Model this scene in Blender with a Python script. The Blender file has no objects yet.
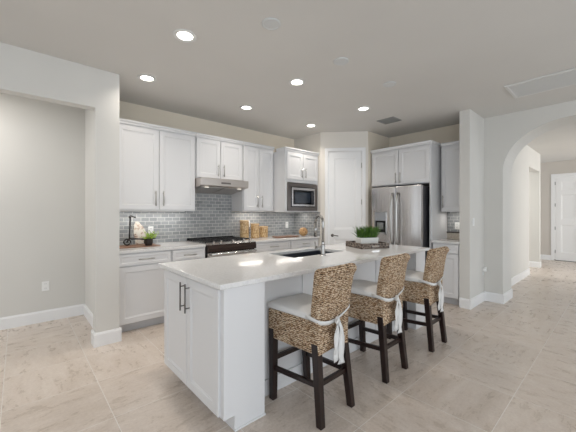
import bpy, bmesh, math, random
from math import pi, sin, cos, radians as R
from mathutils import Vector, Matrix
random.seed(7)
S = bpy.context.scene
C = S.collection

# ------------------------------------------------------------------ camera, world, lights, exposure
cd = bpy.data.cameras.new('camera'); cam = bpy.data.objects.new('camera', cd); C.objects.link(cam)
cam.location = (0, 0, 1.326); cam.rotation_euler = (pi/2, 0, 0.84 - pi/2)
cd.sensor_width = 36; cd.lens = 301.8/576*36; cd.shift_y = -3.0/576; cd.clip_start = .05
S.camera = cam
W = bpy.data.worlds.new('world'); S.world = W; W.use_nodes = True
bg = W.node_tree.nodes['Background']; bg.inputs[0].default_value = (0.86, 0.93, 1.0, 1); bg.inputs[1].default_value = 1.75
S.view_settings.view_transform = 'Standard'; S.view_settings.look = 'None'
S.view_settings.gamma = 1; S.view_settings.use_curve_mapping = False; S.view_settings.exposure = 0.12
LAMP_W = 3.9; UNDER_W = 1.7

def area_light(name, loc, rot, sx, sy, power, col=(1, 1, 1)):
    l = bpy.data.lights.new(name, 'AREA'); l.shape = 'RECTANGLE'; l.size = sx; l.size_y = sy
    l.energy = power; l.color = col
    o = bpy.data.objects.new(name, l); C.objects.link(o); o.location = loc; o.rotation_euler = rot
    return o

# area lights standing in for daylight, behind the camera and added in the foyer
area_light('daylight_great_room', (1.6, -3.4, 1.45), (R(90), 0, 0), 6.0, 2.3, 16, (0.90, 0.95, 1.0))
fo = area_light('daylight_fill_foyer', (8.9, -2.6, 1.5), (R(90), 0, R(-8)), 3.0, 2.2, 30, (1.0, 0.96, 0.90)); fo.data.spread = R(95)
area_light('study_fill_light', (8.4, 2.6, 2.70), (0, 0, 0), .3, .3, 22, (1.0, 0.97, 0.90))  # added fill light that brightens the room off the foyer
area_light('passage_ceiling_lamp', (-.7, 4.15, 2.70), (0, 0, 0), .3, .3, 14, (1.0, 0.95, 0.90))

# ------------------------------------------------------------------ helpers
def srgb(r, g, b):
    f = lambda c: (c/255/12.92) if c/255 <= .04045 else ((c/255+.055)/1.055)**2.4
    return (f(r), f(g), f(b), 1)

def mat(name, col, rough=.5, metal=0, **kw):
    m = bpy.data.materials.new(name); m.use_nodes = True
    p = m.node_tree.nodes['Principled BSDF']
    p.inputs['Base Color'].default_value = srgb(*col); p.inputs['Roughness'].default_value = rough
    p.inputs['Metallic'].default_value = metal
    for k, v in kw.items(): p.inputs[k.replace('_', ' ')].default_value = v
    return m

class N:
    """tiny node-graph helper"""
    def __init__(s, m): s.m = m; s.t = m.node_tree; s.p = s.t.nodes['Principled BSDF']
    def n(s, typ, **kw):
        x = s.t.nodes.new(typ)
        for k, v in kw.items(): setattr(x, k, v)
        return x
    def l(s, a, b): s.t.links.new(a, b)
    def coords(s, scale=(1, 1, 1), rot=(0, 0, 0), loc=(0, 0, 0), world=False):
        if world: o = s.n('ShaderNodeNewGeometry').outputs['Position']
        else: o = s.n('ShaderNodeTexCoord').outputs['Object']
        mp = s.n('ShaderNodeMapping'); mp.inputs['Scale'].default_value = scale
        mp.inputs['Rotation'].default_value = rot; mp.inputs['Location'].default_value = loc
        s.l(o, mp.inputs[0]); return mp.outputs[0]
    def noise(s, vec, scale, detail=4, rough=.5, dist=0):
        x = s.n('ShaderNodeTexNoise'); x.inputs['Scale'].default_value = scale; x.inputs['Detail'].default_value = detail
        x.inputs['Roughness'].default_value = rough; x.inputs['Distortion'].default_value = dist
        s.l(vec, x.inputs['Vector']); return x.outputs['Fac']
    def ramp(s, fac, stops):
        x = s.n('ShaderNodeValToRGB'); e = x.color_ramp.elements
        while len(e) < len(stops): e.new(.5)
        for q, (pos, c) in zip(e, stops): q.position = pos; q.color = srgb(*c)
        s.l(fac, x.inputs[0]); return x.outputs[0]
    def mix(s, fac, a, b, mode='MIX'):
        x = s.n('ShaderNodeMix', data_type='RGBA', blend_type=mode)
        for i, v in ((0, fac), (6, a), (7, b)):
            if isinstance(v, (int, float)): x.inputs[i].default_value = v
            elif isinstance(v, tuple): x.inputs[i].default_value = v
            else: s.l(v, x.inputs[i])
        return x.outputs[2]
    def bump(s, h, strength=.3, dist=.01):
        b = s.n('ShaderNodeBump'); b.inputs['Strength'].default_value = strength; b.inputs['Distance'].default_value = dist
        s.l(h, b.inputs['Height']); s.l(b.outputs[0], s.p.inputs['Normal'])
    def base(s, c): s.l(c, s.p.inputs['Base Color'])

def plaster(name, col, bump=.06):
    m = mat(name, col, .75); g = N(m)
    f = g.noise(g.coords(world=True), 90, 3)
    g.bump(f, bump, .004)
    f2 = g.noise(g.coords(world=True), 1.3, 2)
    c1 = tuple(int(v*.985) for v in col)
    g.base(g.ramp(f2, [(.3, c1), (.7, col)]))
    return m

M = {}
M['wall'] = plaster('greige_wall_paint', (217, 215, 210))
M['wall_foyer'] = plaster('foyer_wall_paint', (206, 199, 191))
M['wall_pantry'] = plaster('pantry_wall_paint', (228, 223, 215))
M['wall_kitchen'] = plaster('kitchen_beige_paint', (230, 220, 203))
M['ceiling'] = plaster('ceiling_paint', (217, 215, 211), .12)
M['trim'] = mat('white_trim_paint', (238, 238, 238), .35)
M['cab'] = mat('white_cabinet_paint', (222, 222, 223), .35)
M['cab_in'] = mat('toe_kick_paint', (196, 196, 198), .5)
M['nickel'] = mat('brushed_nickel', (186, 184, 180), .28, 1)
M['dark_nickel'] = mat('door_lever_nickel', (120, 118, 116), .3, 1)
M['chrome'] = mat('polished_steel', (205, 205, 205), .12, 1)
M['faucet'] = mat('brushed_faucet_steel', (168, 166, 163), .24, 1)
M['black'] = mat('black_enamel', (18, 18, 20), .25)
M['cast'] = mat('cast_iron', (24, 24, 26), .5)
M['glass_black'] = mat('black_glass', (10, 12, 14), .06)
M['plastic'] = mat('white_plastic', (240, 240, 238), .4)
M['slot'] = mat('outlet_slot', (70, 70, 70), .5)
M['fabric'] = mat('white_cotton', (222, 221, 219), .9)
M['lid'] = mat('light_wood_lid', (212, 178, 134), .5)
M['lamp'] = mat('lit_lens', (255, 250, 240), .5)
g = N(M['lamp']); g.p.inputs['Emission Color'].default_value = (1, .95, .88, 1); g.p.inputs['Emission Strength'].default_value = 9
M['hoodlamp'] = mat('hood_lens', (250, 246, 235), .3)
g = N(M['hoodlamp']); g.p.inputs['Emission Color'].default_value = (1, .93, .82, 1); g.p.inputs['Emission Strength'].default_value = .5
M['pot'] = mat('white_ceramic', (240, 240, 236), .3)
M['darkpot'] = mat('dark_basket', (42, 34, 30), .6)
M['vent'] = mat('vent_grey_metal', (150, 152, 150), .5)
M['ventw'] = mat('vent_white_metal', (222, 222, 220), .5)
M['plate'] = mat('ceiling_plate_paint', (208, 210, 210), .5)
M['ventback'] = mat('filter_grey', (150, 154, 154), .8)
M['led'] = mat('dispenser_panel', (168, 172, 178), .25, .4)
M['cream'] = mat('cream_ceramic', (214, 206, 192), .5)

# steel with vertical brushed streaks
def steel(name, col, rough, stretch=(60, 60, 1.0)):
    m = mat(name, col, rough, 1); g = N(m)
    f = g.noise(g.coords(scale=stretch), 3, 3)
    r = g.n('ShaderNodeMapRange'); r.inputs['To Min'].default_value = rough-.008; r.inputs['To Max'].default_value = rough+.010
    g.l(f, r.inputs['Value']); g.l(r.outputs[0], g.p.inputs['Roughness'])
    return m
M['steel'] = steel('stainless_steel', (206, 203, 202), .27)
M['steelh'] = steel('stainless_steel_hood', (196, 188, 182), .3, (1, 60, 60))
M['darksteel'] = steel('slate_steel_trim', (126, 120, 116), .3, (1, 60, 60))
M['rangepanel'] = mat('range_dark_steel', (74, 62, 58), .22, .8)

# quartz
m = mat('white_quartz', (226, 222, 218), .09); g = N(m); M['quartz'] = m
f = g.noise(g.coords(world=True), 60, 4, .6); f2 = g.noise(g.coords(world=True), 3.5, 3)
c = g.ramp(f, [(.3, (210, 209, 208)), (.5, (224, 223, 222)), (.75, (232, 231, 230))])
g.base(g.mix(.25, c, g.ramp(f2, [(.35, (214, 212, 210)), (.65, (232, 231, 230))])))

# floor tile
m = mat('travertine_floor_tile', (200, 190, 180), .33); g = N(m); M['floor'] = m
def tilegrid(g, off, w, h, mort):
    b = g.n('ShaderNodeTexBrick', offset=0.0, offset_frequency=1, squash=1.0)
    b.inputs['Scale'].default_value = 1; b.inputs['Brick Width'].default_value = w; b.inputs['Row Height'].default_value = h
    b.inputs['Mortar Size'].default_value = mort; b.inputs['Mortar Smooth'].default_value = .3; b.inputs['Bias'].default_value = 0
    b.inputs['Color1'].default_value = (0, 0, 0, 1); b.inputs['Color2'].default_value = (1, 1, 1, 1)
    g.l(g.coords(world=True, loc=off), b.inputs['Vector']); return b
b = tilegrid(g, (11*.55-2.12+1e-4, 12*.5575-1.095, 0), .55, .5575, .0024)
# per-tile offset of the veining
off = g.n('ShaderNodeVectorMath', operation='SCALE'); off.inputs['Scale'].default_value = 7.0
g.l(b.outputs['Color'], off.inputs[0])
def veins(sc, seed):
    a_ = g.n('ShaderNodeVectorMath', operation='ADD'); g.l(g.coords(world=True, scale=sc, loc=(seed, 0, 0)), a_.inputs[0]); g.l(off.outputs[0], a_.inputs[1])
    return g.noise(a_.outputs[0], 1.6, 5, .6, .5), g.noise(a_.outputs[0], 5.5, 10, .72, .35)
ax, bx_ = veins((1, 2.6, 1), 0); ay, by_ = veins((2.6, 1, 1), 5)
pick = g.n('ShaderNodeMath', operation='GREATER_THAN'); pick.inputs[1].default_value = .5; g.l(b.outputs['Color'], pick.inputs[0])
v1 = g.mix(pick.outputs[0], ax, ay); v2 = g.mix(pick.outputs[0], bx_, by_)
c1 = g.ramp(v1, [(.32, (204, 190, 177)), (.5, (218, 205, 194)), (.68, (228, 217, 206))])
c2 = g.ramp(v2, [(.34, (200, 187, 174)), (.44, (209, 196, 183)), (.52, (218, 206, 195)), (.66, (234, 225, 215))])
col = g.mix(.55, c1, c2)
fine = g.noise(g.coords(world=True), 55, 4, .7)
col = g.mix(.35, col, g.mix(1.0, col, g.ramp(fine, [(.35, (205, 200, 195)), (.6, (255, 255, 255))]), 'MULTIPLY'))
tint = g.ramp(b.outputs['Color'], [(0, (244, 243, 242)), (1, (255, 255, 255))])
col = g.mix(1.0, col, tint, 'MULTIPLY')
col = g.mix(b.outputs['Fac'], col, srgb(232, 227, 221))
g.base(col)
rr = g.n('ShaderNodeMapRange'); rr.inputs['To Min'].default_value = .18; rr.inputs['To Max'].default_value = .40
g.l(v2, rr.inputs['Value']); g.l(rr.outputs[0], g.p.inputs['Roughness'])
inv = g.n('ShaderNodeMath', operation='SUBTRACT'); inv.inputs[0].default_value = 1; g.l(b.outputs['Fac'], inv.inputs[1])
g.bump(inv.outputs[0], .25, .002)

# glass subway tile
m = mat('grey_glass_subway_tile', (150, 154, 158), .14); g = N(m); M['tile'] = m
pos = g.n('ShaderNodeNewGeometry').outputs['Position']
sp = g.n('ShaderNodeSeparateXYZ'); g.l(pos, sp.inputs[0])
ad = g.n('ShaderNodeMath', operation='ADD'); g.l(sp.outputs[0], ad.inputs[0]); g.l(sp.outputs[1], ad.inputs[1])
cb = g.n('ShaderNodeCombineXYZ'); g.l(ad.outputs[0], cb.inputs[0])
az = g.n('ShaderNodeMath', operation='ADD'); az.inputs[1].default_value = .036+1.0; g.l(sp.outputs[2], az.inputs[0]); g.l(az.outputs[0], cb.inputs[1])
b = g.n('ShaderNodeTexBrick', offset=.5, offset_frequency=2); b.inputs['Scale'].default_value = 1
b.inputs['Brick Width'].default_value = .104; b.inputs['Row Height'].default_value = .050
b.inputs['Mortar Size'].default_value = .0028; b.inputs['Mortar Smooth'].default_value = .1; b.inputs['Bias'].default_value = 0
b.inputs['Color1'].default_value = srgb(138, 141, 143); b.inputs['Color2'].default_value = srgb(160, 162, 163)
b.inputs['Mortar'].default_value = srgb(206, 206, 204)
g.l(cb.outputs[0], b.inputs['Vector']); g.base(b.outputs['Color'])
iv = g.n('ShaderNodeMath', operation='SUBTRACT'); iv.inputs[0].default_value = 1; g.l(b.outputs['Fac'], iv.inputs[1])
g.bump(iv.outputs[0], .5, .003)

# woven water-hyacinth
m = mat('woven_water_hyacinth', (150, 112, 72), .72); g = N(m); M['weave'] = m
cw = g.coords()
w = g.n('ShaderNodeTexWave', wave_type='BANDS', bands_direction='Z'); w.inputs['Scale'].default_value = 26
w.inputs['Distortion'].default_value = 5; w.inputs['Detail'].default_value = 3; w.inputs['Detail Scale'].default_value = 3.0; g.l(cw, w.inputs['Vector'])
nf = g.noise(g.coords(scale=(1, 1, 2.6)), 48, 6, .72, .6)
mx = g.n('ShaderNodeMath', operation='MULTIPLY_ADD'); g.l(w.outputs['Fac'], mx.inputs[0]); mx.inputs[1].default_value = .14; g.l(nf, mx.inputs[2])
sb = mx
col = g.ramp(sb.outputs[0], [(.43, (34, 20, 12)), (.50, (112, 76, 44)), (.58, (178, 144, 106)), (.67, (236, 220, 196))])
big = g.noise(cw, 9, 2)
col = g.mix(g.ramp(big, [(.35, (0, 0, 0)), (.7, (90, 90, 90))]), col, srgb(104, 70, 40))
g.base(col); g.bump(sb.outputs[0], .9, .012)

def wood(name, a, b, rough=.4, sc=(2, 2, 30)):
    m = mat(name, a, rough); g = N(m)
    f = g.noise(g.coords(scale=sc), 4, 4, .6); g.base(g.ramp(f, [(.3, a), (.7, b)])); return m
M['espresso'] = wood('espresso_wood', (20, 9, 7), (38, 19, 15), .3, (40, 40, 3))
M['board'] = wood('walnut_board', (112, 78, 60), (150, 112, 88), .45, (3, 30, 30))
M['traywood'] = wood('dark_tray_wood', (70, 54, 46), (112, 92, 80), .55, (12, 12, 30))
M['green'] = wood('grass_green', (30, 66, 18), (96, 136, 48), .55, (8, 8, 3))
M['lime'] = wood('lime_leaf', (120, 160, 30), (176, 205, 70), .55, (8, 8, 8))
# pasta / patterned canister filling
m = mat('amber_canister_glass', (196, 150, 98), .15); g = N(m); M['canister'] = m
vo = g.n('ShaderNodeTexVoronoi'); vo.inputs['Scale'].default_value = 55; g.l(g.coords(scale=(1, 1, .5)), vo.inputs['Vector'])
g.base(g.ramp(vo.outputs['Distance'], [(.1, (232, 208, 170)), (.5, (206, 172, 124)), (.9, (172, 136, 92))]))
m = mat('rattan_ball', (170, 128, 84), .6); g = N(m); M['rattan'] = m
vo = g.n('ShaderNodeTexVoronoi', feature='DISTANCE_TO_EDGE'); vo.inputs['Scale'].default_value = 26; g.l(g.coords(), vo.inputs['Vector'])
g.base(g.ramp(vo.outputs['Distance'], [(.02, (206, 168, 120)), (.25, (168, 124, 80)), (.6, (84, 56, 34))])); g.bump(vo.outputs['Distance'], .6, .01)
# cream print with brown marks
m = mat('printed_cream_board', (226, 212, 196), .6); g = N(m); M['print'] = m
f = g.noise(g.coords(scale=(1, 1, 1)), 16, 2, .5, .8)
g.base(g.ramp(f, [(.48, (226, 220, 210)), (.58, (206, 184, 166)), (.64, (96, 70, 58))]))
m = mat('speckled_box', (196, 186, 172), .7); g = N(m); M['speckle'] = m
f = g.noise(g.coords(), 120, 3, .7); g.base(g.ramp(f, [(.35, (150, 138, 124)), (.6, (208, 200, 188))]))
# pierced metal tray side
m = mat('patterned_tray_side', (120, 110, 102), .4, .3); g = N(m); M['trayside'] = m
vo = g.n('ShaderNodeTexVoronoi', feature='DISTANCE_TO_EDGE'); vo.inputs['Scale'].default_value = 30; g.l(g.coords(), vo.inputs['Vector'])
g.base(g.ramp(vo.outputs['Distance'], [(.05, (150, 138, 126)), (.12, (66, 52, 45)), (.5, (46, 35, 30))]))

# ---- mesh building
def NB(): return bmesh.new()
def box(bm, x0, x1, y0, y1, z0, z1, mtx=None):
    vs = [bm.verts.new((x, y, z)) for x in (x0, x1) for y in (y0, y1) for z in (z0, z1)]
    for f in ((0, 1, 3, 2), (4, 6, 7, 5), (0, 4, 5, 1), (2, 3, 7, 6), (0, 2, 6, 4), (1, 5, 7, 3)):
        bm.faces.new([vs[i] for i in f])
    if mtx: bmesh.ops.transform(bm, matrix=mtx, verts=vs)
    return vs
def prism(bm, pts, a, b, axis='z'):
    """extrude polygon pts between a and b along axis"""
    def v(p, t):
        return {'z': (p[0], p[1], t), 'x': (t, p[0], p[1]), 'y': (p[0], t, p[1])}[axis]
    A = [bm.verts.new(v(p, a)) for p in pts]; B = [bm.verts.new(v(p, b)) for p in pts]
    n = len(pts)
    bm.faces.new(A); bm.faces.new(B[::-1])
    for i in range(n): bm.faces.new((A[i], B[i], B[(i+1) % n], A[(i+1) % n]))
    return A+B
def tube(bm, pts, r, seg=8, caps=True, r2=None):
    pts = [Vector(p) for p in pts]; n = len(pts); rings = []
    for i, p in enumerate(pts):
        t = (pts[min(i+1, n-1)] - pts[max(i-1, 0)]).normalized()
        ref = Vector((0, 0, 1)) if abs(t.z) < .9 else Vector((1, 0, 0))
        u = t.cross(ref).normalized(); w = t.cross(u)
        rad = r if r2 is None else r + (r2-r)*i/(n-1)
        rings.append([bm.verts.new(p + (u*cos(2*pi*k/seg) + w*sin(2*pi*k/seg))*rad) for k in range(seg)])
    for a, b in zip(rings, rings[1:]):
        for k in range(seg): bm.faces.new((a[k], a[(k+1) % seg], b[(k+1) % seg], b[k]))
    if caps: bm.faces.new(rings[0][::-1]); bm.faces.new(rings[-1])
def lathe(bm, prof, seg=24, c=(0, 0), z=0, caps=True):
    rings = []
    for r, h in prof:
        rings.append([bm.verts.new((c[0]+max(r, 1e-4)*cos(2*pi*k/seg), c[1]+max(r, 1e-4)*sin(2*pi*k/seg), z+h)) for k in range(seg)])
    for a, b in zip(rings, rings[1:]):
        for k in range(seg): bm.faces.new((a[k], a[(k+1) % seg], b[(k+1) % seg], b[k]))
    if caps: bm.faces.new(rings[0][::-1]); bm.faces.new(rings[-1])
def obj(name, bm, m, parent=None, bevel=0, smooth=False, seg=2, sub=0):
    bmesh.ops.recalc_face_normals(bm, faces=bm.faces)
    me = bpy.data.meshes.new(name); bm.to_mesh(me); bm.free()
    o = bpy.data.objects.new(name, me); C.objects.link(o); me.materials.append(m)
    if parent: o.parent = parent
    if bevel:
        b = o.modifiers.new('bevel', 'BEVEL'); b.width = bevel; b.segments = seg; b.limit_method = 'ANGLE'; b.angle_limit = R(40)
    if sub:
        s_ = o.modifiers.new('sub', 'SUBSURF'); s_.levels = sub; s_.render_levels = sub
    if smooth or sub:
        for p in me.polygons: p.use_smooth = True
    return o
def thing(name, label, cat, loc=(0, 0, 0), rz=0, group=None):
    o = bpy.data.objects.new(name, None); C.objects.link(o); o.location = loc; o.rotation_euler = (0, 0, rz)
    o.empty_display_size = .1
    o['label'] = label; o['category'] = cat
    if group: o['group'] = group
    return o
def tag(o, label, cat, group=None):
    o['label'] = label; o['category'] = cat
    if group: o['group'] = group
    return o
def struct(name, bm, m, parent=None, bevel=0):
    o = obj(name, bm, m, parent, bevel)
    if not parent: o['kind'] = 'structure'
    return o
def dup(root, loc, rz=None, label=None):
    def cp(o, par):
        c = o.copy(); C.objects.link(c); c.parent = par
        for ch in [x for x in ALL if x.parent == o]: cp(ch, c)
        return c
    ALL = list(bpy.data.objects)
    r = cp(root, None); r.location = loc
    if rz is not None: r.rotation_euler = (0, 0, rz)
    if label: r['label'] = label
    return r

# ------------------------------------------------------------------ the shell
H = 2.76
YA = 4.30; XB = 5.284; XARCH = 5.28; XAR2 = 5.78
b = NB(); box(b, -2.9, 12.5, -3.6, 5.0, -.12, 0); struct('floor', b, M['floor'])
b = NB(); box(b, -2.9, 12.5, -3.6, 5.0, H, H+.12); struct('ceiling', b, M['ceiling'])
# left wall with its opening to the side passage
b = NB()
prism(b, [(-2.8, 0), (-2.1, 0), (-2.1, 2.371), (.574, 2.371), (.574, 0), (.787, 0), (.787, H), (-2.8, H)], 3.495, 3.62, 'y')
box(b, .66, .787, 3.62, 4.73, 0, H)
struct('wall_left', b, M['wall'])
b = NB(); box(b, -2.8, .787, 4.73, 4.85, 0, H); struct('wall_passage', b, M['wall'])
b = NB(); box(b, -2.9, -2.8, .9, 3.495, 0, H); struct('wall_side_blocker', b, M['wall'])  # unseen side wall, length set to cut the light from the left
# kitchen back wall
b = NB(); box(b, .787, 4.016, YA, YA+.12, 0, H); struct('wall_back', b, M['wall_kitchen'])
# corner pantry: short return, angled wall with a door opening, second return
P0 = Vector((4.016, 3.613)); P1 = Vector((4.573, 3.001)); DL = (P1-P0).length; dv = (P1-P0)/DL
ang = math.atan2(dv.y, dv.x)
b = NB(); prism(b, [(4.016, 4.42), (4.016, 3.613), (4.12, 3.66), (4.12, 4.42)], 0, H); struct('wall_pantry_left', b, M['wall_pantry'])
b = NB(); prism(b, [(4.573, 3.001), (XB, 3.001), (XB, 3.11), (4.62, 3.11)], 0, H); struct('wall_pantry_right', b, M['wall_kitchen'])
b = NB()
DS0, DS1, DZ = .135, .725, 2.415
mt = Matrix.Translation((P0.x, P0.y, 0)) @ Matrix.Rotation(ang, 4, 'Z')
vs = prism(b, [(0, 0), (DS0, 0), (DS0, DZ), (DS1, DZ), (DS1, 0), (DL, 0), (DL, H), (0, H)], 0, .11, 'y')
bmesh.ops.transform(b, matrix=mt, verts=b.verts)
struct('wall_pantry', b, M['wall_pantry'])
b = NB(); box(b, XB, XB+.12, 1.50, 3.2, 0, H); struct('wall_right', b, M['wall_kitchen'])
b = NB(); box(b, 4.641, 5.30, 1.426, 1.555, 0, H); struct('wall_stub', b, M['wall'])
# arch wall
b = NB()
yc, zc, ra, rb = .41, 1.90, .78, .67
pts = [(-3.6, 0), (yc-ra, 0)]
for k in range(0, 41):
    t = pi - pi*k/40
    ct, st = cos(t), sin(t); e = 2/2.15
    pts.append((yc + ra*math.copysign(abs(ct)**e, ct), zc + rb*abs(st)**e))
pts += [(yc+ra, 0), (1.52, 0), (1.52, H), (-3.6, H)]
vs = prism(b, pts, XARCH, XAR2, 'x')
struct('wall_arch', b, M['wall'])
# foyer
b = NB()
prism(b, [(XAR2, 0), (8.23, 0), (8.23, 2.33), (9.43, 2.33), (9.43, 0), (9.56, 0), (9.56, H), (XAR2, H)], 1.38, 1.55, 'y')
box(b, 9.43, 9.56, 1.55, 3.3, 0, H)
struct('wall_foyer', b, M['wall'])
b = NB(); box(b, 7.5, 7.6, 1.55, 3.3, 0, H); struct('wall_study_side', b, M['wall'])
b = NB()
prism(b, [(3.3, 0), (1.31, 0), (1.31, 2.34), (.36, 2.34), (.36, 0), (-3.6, 0), (-3.6, H), (3.3, H)], 11.2, 11.35, 'x')
struct('wall_entry', b, M['wall_foyer'])

# baseboards
BH, BT = .137, .016
def baseboard(name, segs, m=None):
    b = NB()
    for x0, y0, x1, y1 in segs:      # board lies to the right-hand side when walking from 0 to 1
        d = Vector((x1-x0, y1-y0)); L = d.length; a = math.atan2(d.y, d.x)
        mt = Matrix.Translation((x0, y0, 0)) @ Matrix.Rotation(a, 4, 'Z')
        vs = prism(b, [(0, 0), (-BT, 0), (-BT, BH-.02), (-BT*.55, BH-.006), (-BT*.5, BH), (0, BH)], 0, L, 'x')
        bmesh.ops.transform(b, matrix=mt, verts=vs)
    return struct(name, b, M['trim'])
e = BT
baseboard('baseboard_left', [(.574-e, 3.495, .787+e, 3.495), (.574, 3.62, .574, 3.495), (.787, 3.495, .787, 3.66), (.66, 4.73, .66, 3.62), (.66, 3.62, .574-e, 3.62)])
baseboard('baseboard_passage', [(-2.8, 4.73, .66, 4.73)])
baseboard('baseboard_stub', [(4.641, 1.555, 4.641, 1.426), (4.641-e, 1.426, 5.28, 1.426)])
baseboard('baseboard_arch', [(XARCH, 1.426, XARCH, 1.19), (XARCH-e, 1.19, XAR2+e, 1.19), (XAR2, 1.19, XAR2, 1.38)])
baseboard('baseboard_foyer', [(XAR2, 1.38, 8.23+e, 1.38), (9.43-e, 1.38, 9.56+e, 1.38), (9.43, 3.3, 9.43, 1.38), (9.56, 1.38, 9.56, 3.3)])
baseboard('baseboard_entry', [(11.2, 3.2, 11.2, 1.385), (11.2, .28, 11.2, -3.0)])
baseboard('baseboard_pantry', [(P0.x, P0.y, P0.x+dv.x*.075, P0.y+dv.y*.075), (P0.x+dv.x*.785, P0.y+dv.y*.785, P1.x, P1.y)])

# panelled door leaf in local coords: x 0..w, front faces -y (front at y=0), thickness t
def panel_leaf(bm, w, h, t, panels, z0=0, depth=.009, bev=.014):
    """slab with sunk panels; grid split of the front face so that each panel is recessed"""
    xs = sorted(set([0, w] + [p[0] for p in panels] + [p[1] for p in panels]))
    zs = sorted(set([0, h] + [p[2] for p in panels] + [p[3] for p in panels]))
    V = {}
    def vv(x, y, z):
        k = (round(x, 5), round(y, 5), round(z, 5))
        if k not in V: V[k] = bm.verts.new((x, y, z+z0))
        return V[k]
    for i in range(len(xs)-1):
        for j in range(len(zs)-1):
            x0, x1, a, c = xs[i], xs[i+1], zs[j], zs[j+1]
            cx, cz = (x0+x1)/2, (a+c)/2
            if any(p[0] < cx < p[1] and p[2] < cz < p[3] for p in panels): continue
            bm.faces.new((vv(x0, 0, a), vv(x1, 0, a), vv(x1, 0, c), vv(x0, 0, c)))
    for p in panels:
        px = [x for x in xs if p[0] <= x <= p[1]]; pz = [z for z in zs if p[2] <= z <= p[3]]
        o = [vv(x, 0, p[2]) for x in px] + [vv(p[1], 0, z) for z in pz[1:]] + [vv(x, 0, p[3]) for x in px[::-1][1:]] + [vv(p[0], 0, z) for z in pz[::-1][1:-1]]
        def shrink(v, s, y):
            x = min(max(v.co.x, p[0]+s), p[1]-s); z = min(max(v.co.z-z0, p[2]+s), p[3]-s)
            return vv(x, y, z)
        i1 = [shrink(v, bev*.25, depth*.6) for v in o]; i2 = [shrink(v, bev*.8, depth*.7) for v in o]; i3 = [shrink(v, bev, depth) for v in o]
        for A, B in ((o, i1), (i1, i2), (i2, i3)):
            n = len(A)
            for k in range(n):
                q = [A[k], A[(k+1) % n], B[(k+1) % n], B[k]]
                q2 = []
                for v in q:
                    if v not in q2: q2.append(v)
                if len(q2) > 2: 
                    try: bm.faces.new(q2)
                    except ValueError: pass
        u = []
        for v in i3:
            if v not in u: u.append(v)
        bm.faces.new(u)
    # back and rims
    B4 = [vv(0, t, 0), vv(w, t, 0), vv(w, t, h), vv(0, t, h)]
    bm.faces.new(B4[::-1])
    ex = lambda z: [vv(x, 0, z) for x in xs]
    bm.faces.new(ex(0)[::-1] + [B4[0], B4[1]]); bm.faces.new(ex(h) + [B4[2], B4[3]])
    bm.faces.new([vv(0, 0, z) for z in zs] + [B4[3], B4[0]]); bm.faces.new([vv(w, 0, z) for z in zs][::-1] + [B4[1], B4[2]])

def casing(bm, w, h, cw=.06, d=.018):
    """door casing around an opening of width w, height h; sits on the wall face y=0 towards -y"""
    prism(bm, [(-cw, 0), (0, 0), (0, h), (w, h), (w, 0), (w+cw, 0), (w+cw, h+cw), (-cw, h+cw)], -d, .0, 'y')
    prism(bm, [(0, 0), (.012, 0), (.012, h-.012), (w-.012, h-.012), (w-.012, 0), (w, 0), (w, h), (0, h)], -.002, .10, 'y')

def hinge(bm, x, z, y):
    tube(bm, [(x, y, z-.045), (x, y, z+.045)], .007, 8)

# pantry door
pd = bpy.data.objects.new('door_1', None); C.objects.link(pd); pd.location = (P0.x+dv.x*DS0, P0.y+dv.y*DS0, 0); pd.rotation_euler = (0, 0, ang); pd['kind'] = 'structure'
w = DS1-DS0
b = NB(); casing(b, w, DZ); obj('door_casing', b, M['trim'], pd, .004)
b = NB(); lw = w-.03; panel_leaf(b, lw, DZ-.022, .035, [(.09, lw-.09, .22, .86), (.09, lw-.09, 1.03, DZ-.13)], .008, .012, .03)
bmesh.ops.translate(b, verts=b.verts, vec=(.015, .004, 0)); leaf = obj('door_leaf', b, M['trim'], pd)
b = NB(); 
lathe(b, [(.028, 0), (.028, .006), (.012, .01), (.012, .03), (.0, .031)], 16)
bmesh.ops.transform(b, matrix=Matrix.Translation((.075, .006, .93)) @ Matrix.Rotation(R(90), 4, 'X'), verts=b.verts)
tube(b, [(.075, -.035, .93), (.11, -.04, .932), (.155, -.038, .925), (.175, -.036, .92)], .0085, 8)
obj('lever_handle', b, M['dark_nickel'], leaf, smooth=True)
for z in (.3, 1.52, 2.16):
    b = NB(); hinge(b, lw+.02, z, -.006); obj('hinge', b, M['nickel'], pd)
# entry door (front faces -X): local x runs along -Y
ed = bpy.data.objects.new('door_2', None); C.objects.link(ed); ed.location = (11.2, 1.31, 0); ed.rotation_euler = (0, 0, -pi/2); ed['kind'] = 'structure'
b = NB(); casing(b, .95, 2.34, .075); obj('door_casing', b, M['trim'], ed, .004)
b = NB(); panel_leaf(b, .92, 2.31, .04, [(.12, .41, .22, .98), (.51, .80, .22, .98), (.12, .41, 1.14, 1.82), (.51, .80, 1.14, 1.82), (.12, .41, 1.95, 2.18), (.51, .80, 1.95, 2.18)], .012, .012, .03)
bmesh.ops.translate(b, verts=b.verts, vec=(.015, .005, 0)); leaf = obj('door_leaf', b, M['trim'], ed)
for z in (.25, .9, 1.55, 2.15):
    b = NB(); hinge(b, .012, z, -.006); obj('hinge', b, M['dark_nickel'], ed)
b = NB(); box(b, 0, .95, -.01, .09, 0, .012); obj('threshold', b, M['black'], ed)
b = NB(); tube(b, [(.86, 0, .98), (.86, -.05, .98)], .012); lathe(b, [(.0, 0), (.026, .01), (.026, .03), (0, .04)], 14)
bmesh.ops.delete(b, geom=[], context='VERTS'); obj('door_knob', b, M['nickel'], leaf)

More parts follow.
